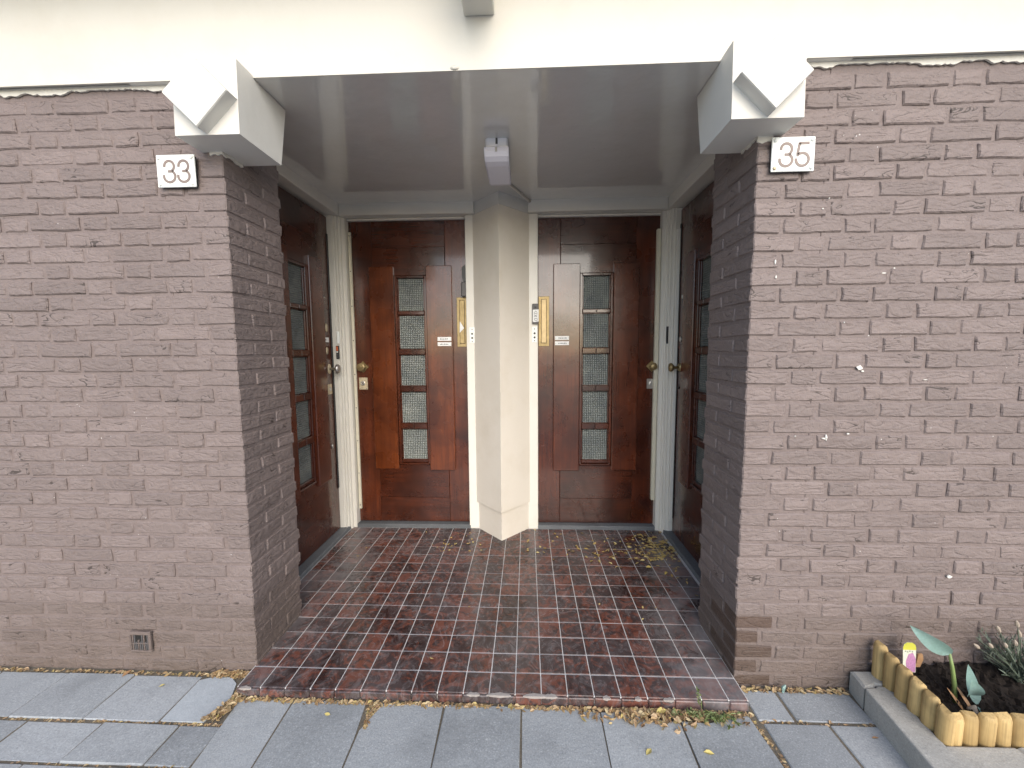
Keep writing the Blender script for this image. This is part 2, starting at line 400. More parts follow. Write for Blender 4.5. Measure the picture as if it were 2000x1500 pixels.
# in front of the step
slab(0, 0, 0, 0, 'slab', [(.030, -.018), (.238, -.012), (.252, -.36), (.062, -.36)])
slab(0, 0, 0, 0, 'slab', [(.246, -.010), (.528, -.016), (.542, -.15), (.547, -.36), (.258, -.36)])
slab(0, 0, 0, 0, 'slab', [(.598, -.018), (.826, -.018), (.836, -.36), (.553, -.36), (.549, -.125)])
slab(.834, 1.122, -.36, -.012)
slab(0, 0, 0, 0, 'slab', [(1.127, -.014), (1.34, -.016), (1.415, -.028), (1.415, -.36), (1.130, -.36)])
slab(0, 0, 0, 0, 'slab', [(1.420, -.030), (1.50, -.022), (1.56, -.046), (1.696, -.058), (1.696, -.36), (1.418, -.36)])
slab(0, 0, 0, 0, 'slab', [(1.703, -.056), (1.80, -.060), (1.955, -.026), (1.982, -.36), (1.704, -.36)])
# right of the step
slab(1.985, 2.116, -.041, .088); slab(2.122, 2.40, -.041, .088)
slab(1.992, 2.222, -.36, -.048); slab(2.228, 2.52, -.36, -.048)
mb = MB()
for i in range(-12, 22):
    for k in range(8):
        x = .052+i*.293+(k % 2)*.146; y = -.36-k*.30
        if x+.29 < -2.6 or x > 4.6: continue
        if k == 0 and x < .05: continue
        mb.box(x, x+.287, y-.295, y-.003, -.09, GZ+rng.uniform(-.003, .002), b=.004, j=.001, rng=rng)
for i in range(8):
    for k, (y0, y1) in enumerate(((-.116, .085), (-.264, -.122), (-.56, -.268), (-.66, -.565))):
        x = -1.39-i*.295+(.1, .11, .31, .31)[k]-.29*(k > 1)
        if k == 2: x = -1.085-(i+1)*.293
        elif k == 3: x = -.22-(i)*.293
        elif k == 1: x = -1.285-(i+1)*.293
        else: x = -1.39-(i+1)*.295
        mb.box(x, x+.288, y0, y1, -.09, GZ-.001, b=.004, j=.001, rng=rng)
for i in range(8): mb.box(2.53+i*.295, 2.53+i*.295+.29, -.36, -.30, -.09, GZ-.001, b=.003)
tag(mb.build('paving_slab', M['slab'], pav), kind='stuff')

# ------------------------------------------------------------------ tiled porch floor
floor = tag(MB().box(0.006, 1.972, .004, .44, -.09, -.0022, b=.001).box(-.205, 2.155, .44, 1.40, -.09, -.0022, b=.001).build('tiled_floor', M['grout']), kind='structure')
G = .0021
tiles = {}
small = MB()
def tile(x0, x1, y0, y1):
    x0 += G; x1 -= G; y0 += G; y1 -= G
    if x1-x0 < .012 or y1-y0 < .012: return
    if x1-x0 < .03 or y1-y0 < .03:
        small.box(x0, x1, y0, y1, -.01, 0, b=.0012); return
    key = (round(x1-x0, 3), round(y1-y0, 3))
    if key not in tiles:
        hx, hy = key[0]/2, key[1]/2
        tiles[key] = newmesh('tile', *[getattr(MB().box(-hx, hx, -hy, hy, -.009, 0, b=.0014), a) for a in 'vf'], M['tile'])
    o = link('tile', tiles[key], floor, ((x0+x1)/2, (y0+y1)/2, rng.uniform(-.0006, .0006)), (rng.uniform(-.003, .003), rng.uniform(-.003, .003), rng.uniform(-.004, .004)))
xs_in = [.008]+[.1*k for k in range(1, 20)]+[1.970]
xs_out = [-.155, -.1, 0.0]+[.1*k for k in range(1, 22)]+[2.112]
for j in range(14):
    y0 = .1*j; y1 = min(.1*(j+1), 1.372)
    xs = xs_in if j < 4 else xs_out
    for a, b in zip(xs, xs[1:]): tile(a, b, y0+(.001 if j == 0 else 0), y1)
tag(small.build('tile', M['tile'], floor), kind='stuff')
for k in range(20):                       # nosing tiles on the front of the step
    a, b = xs_in[k]+G*.6, xs_in[k+1]-G*.6
    bx('riser_tile', M['tile'], floor, a, b, -.006, .006, -.034-.006*k/20, -.004, b=.0025, j=.001)
for x, wd in ((.02, .05), (.915, .05), (.99, .095), (1.13, .10), (1.21, .05), (1.43, .03), (1.655, .04), (1.55, .025)):   # broken edge filled with mortar
    m = MB(); n = 7
    for i in range(n+1):
        t = i/n; e = math.sin(math.pi*t)**.6*rng.uniform(.55, 1); x_ = x+wd*t
        m.v += [(x_, -.0066-.0012*e, -.003-.006*e), (x_, -.0064-.0012*e, .0002+.0014*e), (x_, -.004+.012*e, .0003+.0012*e), (x_, -.003+.014*e, -.004)]
    for i in range(n):
        k = 4*i; m.f += [(k, k+4, k+5, k+1), (k+1, k+5, k+6, k+2), (k+2, k+6, k+7, k+3)]
    m.build('mortar_patch', M['mortarp'], floor)
# bluestone thresholds
def threshold(label, *boxes):
    r = empty('threshold', (boxes[0][0], boxes[0][2], 0))
    for q in boxes: MB().box(*[a-b for a, b in zip(q, (r.location.x,)*2+(r.location.y,)*2+(0, 0))], b=.004, j=.0015).build('stone', M['stone'], r)
    tag(r, label, 'threshold')
threshold('grey bluestone threshold under the door with the rusty lock plate', (-.128, .735, 1.374, 1.50, -.02, .027))
threshold('dark bluestone threshold under the door with the bright brass letter slot', (1.222, 2.080, 1.374, 1.50, -.02, .027))
threshold('bluestone threshold beneath the side door with the silver knob', (-.30, -.157, .44, 1.372, -.02, .024))
threshold('leaf-strewn bluestone threshold beneath the side door with the brass knob', (2.114, 2.26, .44, 1.372, -.02, .024))

# ------------------------------------------------------------------ brick walls
CH, Z0 = .0605, .0155
S, H, J = .205, .095, .0115
def brick_mesh(wd, dp, seed):
    r = random.Random(seed); m = MB()
    if dp > .06 or wd < .06: m.box(-wd/2, wd/2, 0, dp, -.0245, .0245, b=.0042, j=.0024, rng=r)
    else:
        X, Z, c = wd/2, .0253, .0036
        ol = [(-X, -Z), (-X*.4, -Z), (X*.35, -Z), (X, -Z), (X, 0), (X, Z), (X*.3, Z), (-X*.38, Z), (-X, Z), (-X, 0)]
        ol = [(x+r.uniform(-.0028, .0028), z+r.uniform(-.0026, .0022)) for x, z in ol]; n = len(ol); q = []
        ty = [r.uniform(-.0015, .0015) for _ in ol]
        for i, (x, z) in enumerate(ol): q.append((x*(1-c*1.1/X), ty[i]*.6, z*(1-c*1.3/Z)))
        for i, (x, z) in enumerate(ol): q.append((x, .0042+ty[i], z))
        for x, z in ol: q.append((x, dp, z))
        m.add(q, [tuple(range(n))]+[(k+i, k+n+i, k+n+(i+1) % n, k+(i+1) % n) for k in (0, n) for i in range(n)])
    return newmesh('brick', m.v, m.f, M['brick'])
POOL = {}
def get_brick(wd, dp, mat, r):
    key = (round(wd, 2), round(dp, 2), mat)
    if key not in POOL: POOL[key] = []
    L = POOL[key]
    if len(L) < 14:
        me = brick_mesh(wd, dp, len(L)*31+int(wd*1000)); me.materials[0] = M[mat]; L.append(me); return me
    return r.choice(L)
def build_wall(sign, xc, x_end_vis, x_far, label, cat):
    """sign -1: wall runs to -X from the corner xc; +1: to +X.  Front face Y=.1, reveal face at xc, depth to .435"""
    r = random.Random(11+sign)
    P = lambda d_: xc+sign*d_
    wall = tag(empty('brick_wall', (xc+sign*.6, .3, -.05)), label, cat)
    ox, oy, oz = wall.location
    def bxr(mb_, x0, x1, y0, y1, z0, z1, b=.002):
        a, c = sorted((x0, x1)); mb_.box(a-ox, c-ox, y0-oy, y1-oy, z0-oz, z1-oz, b=b)
    core = MB()
    bxr(core, P(.0056), P(.24), .1056, .4295, .2575, 2.36)
    bxr(core, P(.0105), P(.24), .1104, .4295, -.12, .2575)
    bxr(core, P(.2405), P(x_far), .1056, .4295, .2575, 2.36); bxr(core, P(.2405), P(x_far), .1104, .4295, -.12, .2575)
    bxr(core, P(.268), P(x_far), .430, 1.62, -.12, 2.36)
    core.build('mortar', M['mortar'], wall)
    items = []      # (area/visibility score, mesh key, location, rotation z, wd, dp)
    extra = MB()
    for k in range(-1, 38):
        zb = Z0+CH*k; zc = zb+CH/2+.003
        if zc+.0245 > 2.30: continue
        A = k % 2 == 0
        pl = .006 if zc < .2575 else 0.0
        pat = r.uniform(-.004, .004)
        # corner brick
        cw, cd = (H, S) if A else (.150, H)
        seq = []
        d_ = cw+J
        nxt = 'S' if A else 'H'
        while d_ < x_far:
            wd = (S if nxt == 'S' else H)+r.uniform(-.004, .004)
            seq.append((d_, d_+wd)); d_ += wd+J+r.uniform(-.002, .002); nxt = 'H' if nxt == 'S' else 'S'
        def put(xa, xb, y0, dp, front=True):
            xm = (xa+xb)/2; wd = abs(xb-xa)
            mat = 'plinth' if pl else 'brick'
            if pl and sign > 0 and 1.985 < xm < 2.10 and zc > -.03 and zc < .235 : mat = 'patch'
            items.append((xm, y0+pl, zc+r.uniform(-.0012, .0012), wd, dp, mat))
        put(P(pl), P(cw), .1, cd)
        if pl: items[-1] = (P((cw+pl)/2), .1+pl, zc, cw-pl, cd, items[-1][5])
        for a, b in seq: put(P(a), P(b), .1, .05)
        # reveal bricks behind the corner brick
        y = .1+cd+J
        L2 = .435-y
        parts = [L2] if L2 < .16 else [S, L2-S-J]
        for L in parts:
            if L < .02: continue
            items.append((P(pl+.025), y, zc+r.uniform(-.001, .001), .05, L, 'plinth' if pl else 'brick')); y += L+J
    def vis(it): 
        dist = abs(it[0]-xc); return dist
    items.sort(key=vis)
    cnt = 0
    for x, y, z, wd, dp, mat in items:
        if cnt < 300 and abs(x-xc) < x_end_vis:
            me = get_brick(wd, dp, mat, r)
            kd = me.vertices[0].co
            o = link('brick', me, wall, (x-ox, y-oy+r.uniform(-.0018, .0030), z-oz), (r.uniform(-.012, .012), r.uniform(-.007, .007), r.uniform(-.009, .009)))
            xs_ = [v.co.x for v in me.vertices]; o.scale.x = wd/(max(xs_)-min(xs_))
            cnt += 1
        else: extra.box(x-wd/2-ox, x+wd/2-ox, y-oy, y-oy+dp, z-.0245-oz, z+.0245-oz, b=.004, j=.0015, rng=r)
    if extra.v: tag(extra.build('brick', M['brick'], wall), kind='stuff')
    return wall
build_wall(-1, .022, 1.13, 3.2, 'brown painted brick wall carrying the number 33 plate and a low vent', 'wall')
wr = build_wall(+1, 1.964, 1.13, 3.2, 'brown painted brick wall carrying the number 35 plate, white specks', 'wall')

rs = random.Random(40)
for x, z, sx, sz in ((2.365, 1.235, .014, .011), (2.376, 1.222, .006, .004), (2.262, .976, .005, .014), (2.255, .972, .012, .004), (2.425, 1.573, .010, .003), (2.46, 1.59, .004, .003), (2.045, 1.618, .003, .012), (2.05, 1.565, .003, .008), (2.20, 1.80, .003, .003), (2.22, 1.835, .0025, .003), (2.34, .99, .006, .004), (2.75, .44, .011, .009), (2.60, 1.19, .009, .002), (2.15, .98, .003, .003), (2.30, 1.40, .003, .003)):
    n = 9; pts = [(x+sx*rs.uniform(.5, 1)*math.cos(2*math.pi*k/n)-wr.location.x, z+sz*rs.uniform(.5, 1)*math.sin(2*math.pi*k/n)-wr.location.z) for k in range(n)]
    MB().prism(pts, .0965-wr.location.y, .0995-wr.location.y, 'y').build('paint_splash', M['plaster_white'], wr)
# ------------------------------------------------------------------ plaster canopy, corbels, ceiling
can = tag(empty('plaster_beam', (1, .1, 2.3)), 'cream plaster beam spanning the porch opening and both brick walls', 'beam')
prof = [(.075, 2.287), (.075, 2.70), (-.22, 2.70), (-.22, 2.84), (1.62, 2.84), (1.62, 2.345), (.30, 2.345), (.13, 2.296), (.082, 2.2935), (.0805, 2.287)]
MB().prism([(a-.1, b-2.3) for a, b in prof], -4.2, 4.2, 'x').build('beam', M['plaster'], can)
bx('bracket', M['plaster'], can, -.064, .042, -.30, -.0255, .160, .3995, b=.004)
MB().lathe([(0, .016), (.003, .015), (.006, .008)], (-.10, -.025, -.004), (0, -1, 0), 10, (1, .5)).build('plaster_blob', M['plaster'], can, True)
def rag(xa, xb, ztop, zmin, zmax, seed, root, y=.1, axis='x', xf=0):
    """ragged lower edge of plaster and white paint run onto the brick"""
    r = random.Random(seed); n = max(4, int(abs(xb-xa)/.009)); m = MB(); top = []; bot = []
    lv = (zmin+zmax)/2
    for i in range(n+1):
        t = xa+(xb-xa)*i/n; lv = min(zmax, max(zmin, lv+r.uniform(-.005, .005))); zz = lv+r.uniform(-.002, .002)
        top.append((t, ztop)); bot.append((t, zz))
    ro = root.location
    for (t, zt), (_, zz) in zip(top, bot):
        for dy in (0, .006):
            if axis == 'x': m.v += [(t-ro.x, y-.0045-.0015*r.random()+dy-ro.y, zt-ro.z), (t-ro.x, y-.003+dy-ro.y, zz-ro.z)]
            else: m.v += [(xf+dy*(1 if xf < 1 else -1)*-1-ro.x, t-ro.y, zt-ro.z), (xf+dy*(1 if xf < 1 else -1)*-1-ro.x, t-ro.y, zz-ro.z)]
    for i in range(n):
        a = 4*i
        m.f += [(a, a+1, a+5, a+4), (a+2, a+6, a+7, a+3), (a+1, a+3, a+7, a+5)]
    return m
rag(-2.9, -.05, 2.292, 2.266, 2.279, 1, can).build('paint_edge', M['plaster'], can)
rag(2.05, 4.9, 2.292, 2.266, 2.279, 2, can).build('paint_edge', M['plaster'], can)
def corbel(label, xa, xb, cx, inner, seed):
    r = tag(empty('corbel', (cx, .1, 2.05)), label, 'corbel'); o = r.location
    b = MB(); pr = [(-.012, 2.05), (-.006, 2.294), (.074, 2.294), (.078, 2.286), (.262, 2.286), (.214, 2.05)]
    b.prism([(y-.1, z-2.05) for y, z in pr], xa-cx, xb-cx, 'x'); b.build('block', M['plaster_white'], r)
    hd = .111; dz = 2.163-2.05
    dm = MB(); n = []
    for y, hh in ((-.158, hd-.003), (-.154, hd), (-.108, hd)):
        n += [(-hh, y, dz), (0, y, dz-hh), (hh, y, dz), (0, y, dz+hh)]
    fs = [(0, 1, 2, 3), (11, 10, 9, 8)]
    for k in (0, 4): fs += [(k+i, k+4+i, k+4+(i+1) % 4, k+(i+1) % 4) for i in range(4)]
    dm.convex(n, fs); dm.build('diamond', M['plaster_white'], r)
    lo, hi = sorted((xa, xb))
    x0, x1 = (lo+.03, .024) if inner > 0 else (1.962, hi-.03)
    rag(x0, x1, 2.053, 2.026, 2.042, seed, r).build('paint_edge', M['plaster'], r)
    xf = .022+.0035 if inner > 0 else 1.964-.0035
    rag(.098, .20, 2.053, 2.036, 2.046, seed+3, r, axis='y', xf=xf).build('paint_edge', M['plaster'], r)
corbel('white plaster corbel with raised diamond at the end of the wall with the vent', -.056, .172, .059, 1, 5)
corbel('white plaster corbel with raised diamond at the end of the wall with the planted bed', 1.816, 2.046, 1.929, -1, 8)
cl = MB(); zc = lambda y: 2.2872+(y-.081)*.0212
cl.convex([(x, y, zc(y)+t) for x in (-.30, 2.26) for y in (.081, 1.45) for t in (0, .004)], [(0, 1, 3, 2), (4, 6, 7, 5), (0, 4, 5, 1), (2, 3, 7, 6), (0, 2, 6, 4), (1, 5, 7, 3)])
tag(cl.build('ceiling', M['ceiling']), kind='structure')

# ------------------------------------------------------------------ white door frames
def frame(label, mir, extra):
    X = (lambda x: x) if not mir else (lambda x: 1.950-x)
    r = tag(empty('door_frame', (X(-.15), 1.36, 0)), label, 'door frame'); o = r.location
    def P(name, poly, z0, z1, mat='white'):
        return MB().prism([(X(x)-o.x, y-o.y) for x, y in poly], z0, z1).build(name, M[mat], r)
    def B(name, x0, x1, y0, y1, z0, z1, mat='white', b=.003):
        a, c = sorted((X(x0), X(x1))); return bx(name, M[mat], r, a-o.x, c-o.x, y0-o.y, y1-o.y, z0, z1, b=b)
    P('corner_post', [(-.29, 1.318), (-.192, 1.318), (-.190, 1.322), (-.172, 1.322), (-.170, 1.332), (-.160, 1.334), (-.158, 1.350), (-.146, 1.352), (-.144, 1.372), (-.120, 1.372), (-.118, 1.50), (-.29, 1.50)], .0, 2.236)
    for i, (xa, ya) in enumerate(((-.188, 1.3155), (-.166, 1.329), (-.152, 1.347))):
        B('moulding', xa-.004, xa+.004, ya, ya+.012, .14, 2.14)
    B('lintel', -.142, .790, 1.336, 1.47, 2.2375, 2.335)
    B('lintel', -.30, -.1425, .428, 1.46, 2.2380, 2.336)
    B('head_rebate', -.116, .722, 1.398, 1.47, 2.222, 2.2365)
    B('jamb', .723, .795, 1.374, 1.50, .0, 2.236)
    B('light_block_panel', -.34, -.264, .40, 1.56, .03, 2.42, 'darkhole'); B('side_jamb', -.262, -.20, .4365, .553, .025, 2.236)  # unseen black board behind the side door, added to block sky light leaks
    B('light_block_panel', -.34, .974, 1.505, 1.56, 0, 2.42, 'hall_board')  # added dim board behind the facing door, closes the recess against sky light
    extra(B, P, r, X)
def left_extra(B, P, r, X):
    B('weather_strip', -.113, -.094, 1.399, 1.414, .132, 2.145, 'strip', .001)
    for i in range(9): 
        z = .16+i*.245; MB().lathe([(0, .0045), (.0025, .0035)], (-.1035-r.location.x, 1.399-r.location.y, z), (0, -1, 0), 8).build('screw', M['greyp'], r)
    q = B('doorbell', -.183, -.163, 1.306, 1.324, 1.36, 1.45, 'sign', .006)
    q2 = B('doorbell', -.190, -.170, 1.306, 1.322, 1.255, 1.348, 'black', .003); bx('button', M['orange'], q2, *[v for v in (-.187-r.location.x, -.173-r.location.x, 1.3035-1.36, 1.307-1.36, 1.312, 1.342)], b=.002)
    bx('name_strip', M['paper'], q2, -.186-r.location.x, -.174-r.location.x, 1.304-1.36, 1.3065-1.36, 1.299, 1.309, b=.001)
    for i in range(3): bx('ridge', M['greyp'], q2, -.187-r.location.x, -.173-r.location.x, 1.304-1.36, 1.307-1.36, 1.262+i*.011, 1.268+i*.011, b=.001)
    pl = B('bell_plate', .744, .782, 1.371, 1.376, 1.362, 1.470, 'sign', .001)
    for z in (1.425, 1.396): MB().lathe([(0, .0075), (.004, .0065)], (.763-r.location.x, 1.371-r.location.y, z), (0, -1, 0), 12).build('push_button', M['black'], pl)
    for z in (1.455, 1.372): MB().lathe([(0, .004), (.002, .003)], (.763-r.location.x, 1.371-r.location.y, z), (0, -1, 0), 8).build('screw', M['greyp'], pl)
def right_extra(B, P, r, X):
    B('weather_strip', -.117, -.092, 1.385, 1.414, .22, 2.125, 'strip', .002)
    B('weather_strip', -.216, -.190, 1.296, 1.314, .10, 2.10, 'white', .003)
    B('letter_slot', -.1655, -.155, 1.330, 1.352, 1.345, 1.462, 'black', .002)
    o = r.location
    pl = bx('bell_plate', M['sign'], r, 1.186-o.x, 1.222-o.x, 1.371-o.y, 1.376-o.y, 1.362, 1.470, b=.001)
    for z in (1.425, 1.396): MB().lathe([(0, .0075), (.004, .0065)], (1.203-o.x, 1.371-o.y, z), (0, -1, 0), 12).build('push_button', M['black'], pl)
    for z in (1.455, 1.374): MB().lathe([(0, .004), (.002, .003)], (1.203-o.x, 1.371-o.y, z), (0, -1, 0), 8).build('screw', M['greyp'], pl)
    be = bx('doorbell', M['greyp'], r, 1.187-o.x, 1.232-o.x, 1.352-o.y, 1.376-o.y, 1.488, 1.628, b=.004)
    MB().lathe([(0, .008), (.004, .006)], (1.209-o.x, 1.352-o.y, 1.603), (0, -1, 0), 12).build('push_button', M['black'], be)
    pp = MB().prism([(1.190-o.x, 1.507), (1.197-o.x, 1.501), (1.231-o.x, 1.506), (1.232-o.x, 1.588), (1.191-o.x, 1.586)], 1.3502-o.y, 1.3512-o.y, 'y').build('paper_label', M['paper'], be)
    sg = MB()       # the hand-written signs on the label
    def line(a, b, t=.0013):
        a, b = Vector((a[0], a[1])), Vector((b[0], b[1])); n = Vector((-(b-a).y, (b-a).x)).normalized()*t
        sg.prism([tuple(a+n), tuple(b+n), tuple(b-n), tuple(a-n)], 1.3490-o.y, 1.3498-o.y, 'y')
    cx = 1.211-o.x
    for a, b in (((-.012, .536), (.010, .552)), ((-.012, .552), (.010, .536)), ((-.010, .565), (.0, .578)), ((.0, .578), (.010, .566)), ((-.012, .560), (.012, .560)),
                 ((-.008, .514), (.010, .512)), ((.010, .512), (.010, .526)), ((.010, .526), (-.008, .526)), ((-.008, .526), (-.008, .514))):
        line((cx+a[0], 1+a[1]), (cx+b[0], 1+b[1]))
    sg.build('writing', M['ink'], pp)
frame('white door frame left of the column, with small doorbells', False, left_extra)
frame('white door frame right of the column, with a narrow black slot', True, right_extra)

# ------------------------------------------------------------------ column
colm = tag(empty('porch_column', (.972, 1.38, 0)), 'stone-coloured angled column between the two facing doors', 'column')
def diam(tip, half, back=.12): return [(-half, -.0), (0, -tip), (half, -.0), (half, back), (-half, back)]
MB().prism(diam(.208, .200), .205, 2.235).build('shaft', M['column'], colm)
MB().prism(diam(.190, .183), 0, .2045).build('base', M['column'], colm)
MB().prism(diam(.2105, .2025), 2.2355, 2.345).build('collar', M['ceiling'], colm)

# ------------------------------------------------------------------ doors
W_, HT = .845, 2.192
def door(label, loc, rz, mir, dark, hard):
    r = tag(empty('panel_door', loc, rz), label, 'door')
    sfx = '2' if dark else ''
    U = (lambda u: u) if not mir else (lambda u: W_-u)
    def B(name, mat, u0, u1, y0, y1, z0, z1, b=.002, parent=None):
        a, c = sorted((U(u0), U(u1))); return bx(name, M[mat], parent or r, a, c, y0, y1, z0, z1, b=b)
    wv, wh, bv = 'woodv'+sfx, 'woodh'+sfx, 'boardv'+sfx
    zt = HT
    B('stile', wv, 0, .163, 0, .042, 0, zt); B('stile', wv, .688, W_, 0, .042, 0, zt)
    B('top_rail', wh, .1636, .6874, .0008, .042, 2.010, zt); B('bottom_rail', wh, .1636, .6874, .0008, .042, 0, .186)
    # raised fields above and below the lights
    B('upper_panel', wh, .1636, .6874, -.006, .034, 1.8115, 2.0092, .003); B('lower_panel', wh, .1636, .6874, -.006, .034, .1868, .436, .003)
    B('inner_stile', wv, .1636, .3195, .004, .042, .4366, 1.811); B('inner_stile', wv, .5500, .6874, .004, .042, .4366, 1.811)
    B('board', bv, .142, .318, -.024, .0035, .408, 1.874, .004); B('board', bv, .552, .738, -.024, .0035, .400, 1.875, .004)
    lights = [(1.566, 1.793), (1.294, 1.530), (1.028, 1.246), (.752, .976), (.479, .700)]
    # glazing surround
    B('light_frame', wv, .3196, .3370, -.004, .040, .4366, 1.811); B('light_frame', wv, .5330, .5499, -.004, .040, .4366, 1.811)
    B('light_frame', wh, .3372, .5328, -.010, .040, 1.7945, 1.811); B('sill', wh, .325, .545, -.015, .040, .4366, .452, .004); B('sill', wh, .3372, .5328, -.004, .040, .4525, .478, .004)
    for i, (a, b) in enumerate(lights):
        p = B('pane', 'glass', .3375, .5325, .016, .021, a-.004, b+.004, .0006)
        B('glazing_bead', wv, .3372, .346, .006, .0155, a, b, .002); B('glazing_bead', wv, .524, .5328, .006, .0155, a, b, .002)
        if i < 4:
            zb0, zb1 = lights[i+1][1]+.001, a-.001
            B('bar', wh, .3372, .5328, .002, .036, zb0, zb1, .003)
            B('bar_block', wh, .3395, .4325, -.012, .0015, zb0+.006, zb1-.004, .0025); B('bar_block', wh, .4385, .5315, -.012, .0015, zb0+.006, zb1-.004, .0025)
    hard(B, r, U)
    if rz: r.scale.x = .90
    return r
def disc(name, mat, r, U, u, y, z, prof, n=16, sq=None, parent=None): return MB().lathe(prof, (U(u), y, z), (0, -1, 0), n, sq).build(name, M[mat], parent or r, smooth=n > 8)
KNOB = [(.0, .014), (.004, .013), (.006, .008), (.022, .0075), (.028, .013), (.036, .0225), (.046, .0255), (.054, .022), (.058, .012), (.059, .001)]
def plates(B, r, mir=False):
    for z0, z1 in ((1.348, 1.375), (1.311, 1.338)):
        p = B('name_plate', 'paper', .628, .727, -.0268, -.0242, z0, z1, .001)
        rr = random.Random(int(z0*1000))
        us = .645
        while us < .70:
            wl = rr.uniform(.004, .011); B('lettering', 'ink', us, us+wl, -.0275, -.0269, z0+.010, z0+.0150+rr.uniform(0, .002), .0002, p); us += wl+.003
        for u in (.634, .721): B('rivet', 'greyp', u-.0015, u+.0015, -.0278, -.0269, z0+.0115, z0+.0145, .0003, p)
def mail(B, light, u0=.766, u1=.842):
    m = B('mail_slot', 'brass', u0, u1, -.005, .002, 1.305, 1.655, .0015)
    B('slot_gap', 'darkhole', u0+.019, u1-.019, -.0056, -.0046, 1.326, 1.636, .0002, m)
    f = B('flap', 'brass_lt' if light else 'brass', u0+.0215, u1-.0215, -.0085, -.0058, 1.329, 1.633, .001, m)
    return m
def h_left(B, r, U):
    k = disc('knob', 'brass', r, U, .068, -.002, 1.163, [(0, .013), (.02, .010), (.024, .027), (.044, .031), (.048, .024), (.05, .001)], 8)
    MB().lathe([(0, .044), (.006, .040)], (U(.068), 0, 1.163), (0, -1, 0), 4).build('rosette', M['brass'], k)
    lp = B('lock_plate', 'aged', .035, .098, -.004, .002, .998, 1.086, .001); MB().lathe([(0, .016), (.008, .0155), (.009, .012), (.006, .0115)], (U(.066), -.004, 1.045), (0, -1, 0), 16).build('cylinder', M['steel'], lp)
    for u in (.043, .090): MB().lathe([(0, .003), (.002, .002)], (U(u), -.004, 1.006), (0, -1, 0), 6).build('screw', M['greyp'], lp)
    m = mail(B, False)
    t = MB().prism([(U(.786), 1.405), (U(.818), 1.437), (U(.788), 1.487)], -.0115, -.0105, 'y').build('paper_corner', M['paper'], m)
    plates(B, r)
    MB().prism([(U(.812), 1.855), (U(.845), 1.882), (U(.845), 1.765), (U(.826), 1.757), (U(.813), 1.79)], -.040, -.001, 'y').build('closer_bracket', M['black'], r)
    MB().box(.806, .846, -.046, -.001, 1.655, 1.757, b=.006).build('door_sensor', M['greyp'], r)
def h_right(B, r, U):
    k = disc('knob', 'brass', r, U, .040, -.002, 1.158, KNOB)
    MB().lathe([(0, .042), (.006, .038)], (U(.040), 0, 1.158), (0, -1, 0), 4).build('rosette', M['brass'], k)
    lp = B('lock_plate', 'steel', .006, .072, -.004, .002, .998, 1.068, .001); MB().lathe([(0, .017), (.008, .0165), (.009, .012), (.006, .0115)], (U(.040), -.004, 1.034), (0, -1, 0), 16).build('cylinder', M['steel'], lp)
    mail(B, True); plates(B, r)
def h_sideL(B, r, U):
    k = disc('knob', 'steel', r, U, .062, -.002, 1.160, [(0, .009), (.04, .009), (.045, .018), (.052, .031), (.062, .034), (.07, .027), (.073, .001)])
    MB().lathe([(0, .036), (.007, .033)], (U(.062), 0, 1.160), (0, -1, 0), 16, (.55, 1)).build('rosette', M['aged'], k)
    B('lock_plate', 'aged', .040, .098, -.005, .002, .985, 1.055, .002); disc('cylinder', 'steel', r, U, .066, -.005, 1.02, [(0, .014), (.004, .013)])
    disc('escutcheon', 'aged', r, U, .085, -.001, 1.285, [(0, .026), (.006, .023)], 16, (.6, 1)); disc('escutcheon', 'aged', r, U, .080, -.001, 1.44, [(0, .030), (.006, .026)], 16, (.5, 1))
    st = B('sticker', 'paper', .05, .125, -.0025, -.0002, 1.343, 1.375, .0003); B('mark', 'ink', .09, .105, -.0032, -.0026, 1.355, 1.362, .0002, st)
    disc('escutcheon', 'steel', r, U, .09, -.001, 1.64, [(0, .012), (.005, .010)]); disc('escutcheon', 'steel', r, U, .075, -.001, .62, [(0, .018), (.006, .015)], 12, (.6, 1))
    B('edge_strip', 'black', .001, .022, -.006, -.0005, .30, 2.08, .002)
def h_sideR(B, r, U):
    k = disc('knob', 'brass', r, U, .055, -.002, 1.158, [(0, .009), (.035, .009), (.04, .018), (.05, .028), (.060, .030), (.068, .024), (.072, .001)])
    MB().lathe([(0, .030), (.01, .024), (.012, .012)], (U(.055), 0, 1.158), (0, -1, 0), 16).build('rosette', M['brass'], k)
    disc('escutcheon', 'steel', r, U, .06, -.001, 1.345, [(0, .018), (.006, .016)]); disc('escutcheon', 'steel', r, U, .075, -.001, 1.62, [(0, .014), (.006, .012)], 12, (.6, 1))
    disc('cylinder', 'black', r, U, .05, -.001, 1.02, [(0, .010), (.004, .009)])
    B('edge_strip', 'black', .001, .022, -.006, -.0005, .10, 2.10, .002)
door('red-brown varnished door with brass hexagonal knob left of the column', (-.117, 1.420, .030), 0, False, False, h_left)
door('glossy dark mahogany door with bright letter slot right of the column', (1.229, 1.420, .030), 0, True, True, h_right)
door('dark mahogany side door with silver knob behind the number 33 wall', (-.215, 1.307-W_*.9, .028), R_(90), True, True, h_sideL)
door('dark mahogany side door with brass knob next to the number 35 wall', (2.168, 1.307, .028), R_(-90), False, True, h_sideR)

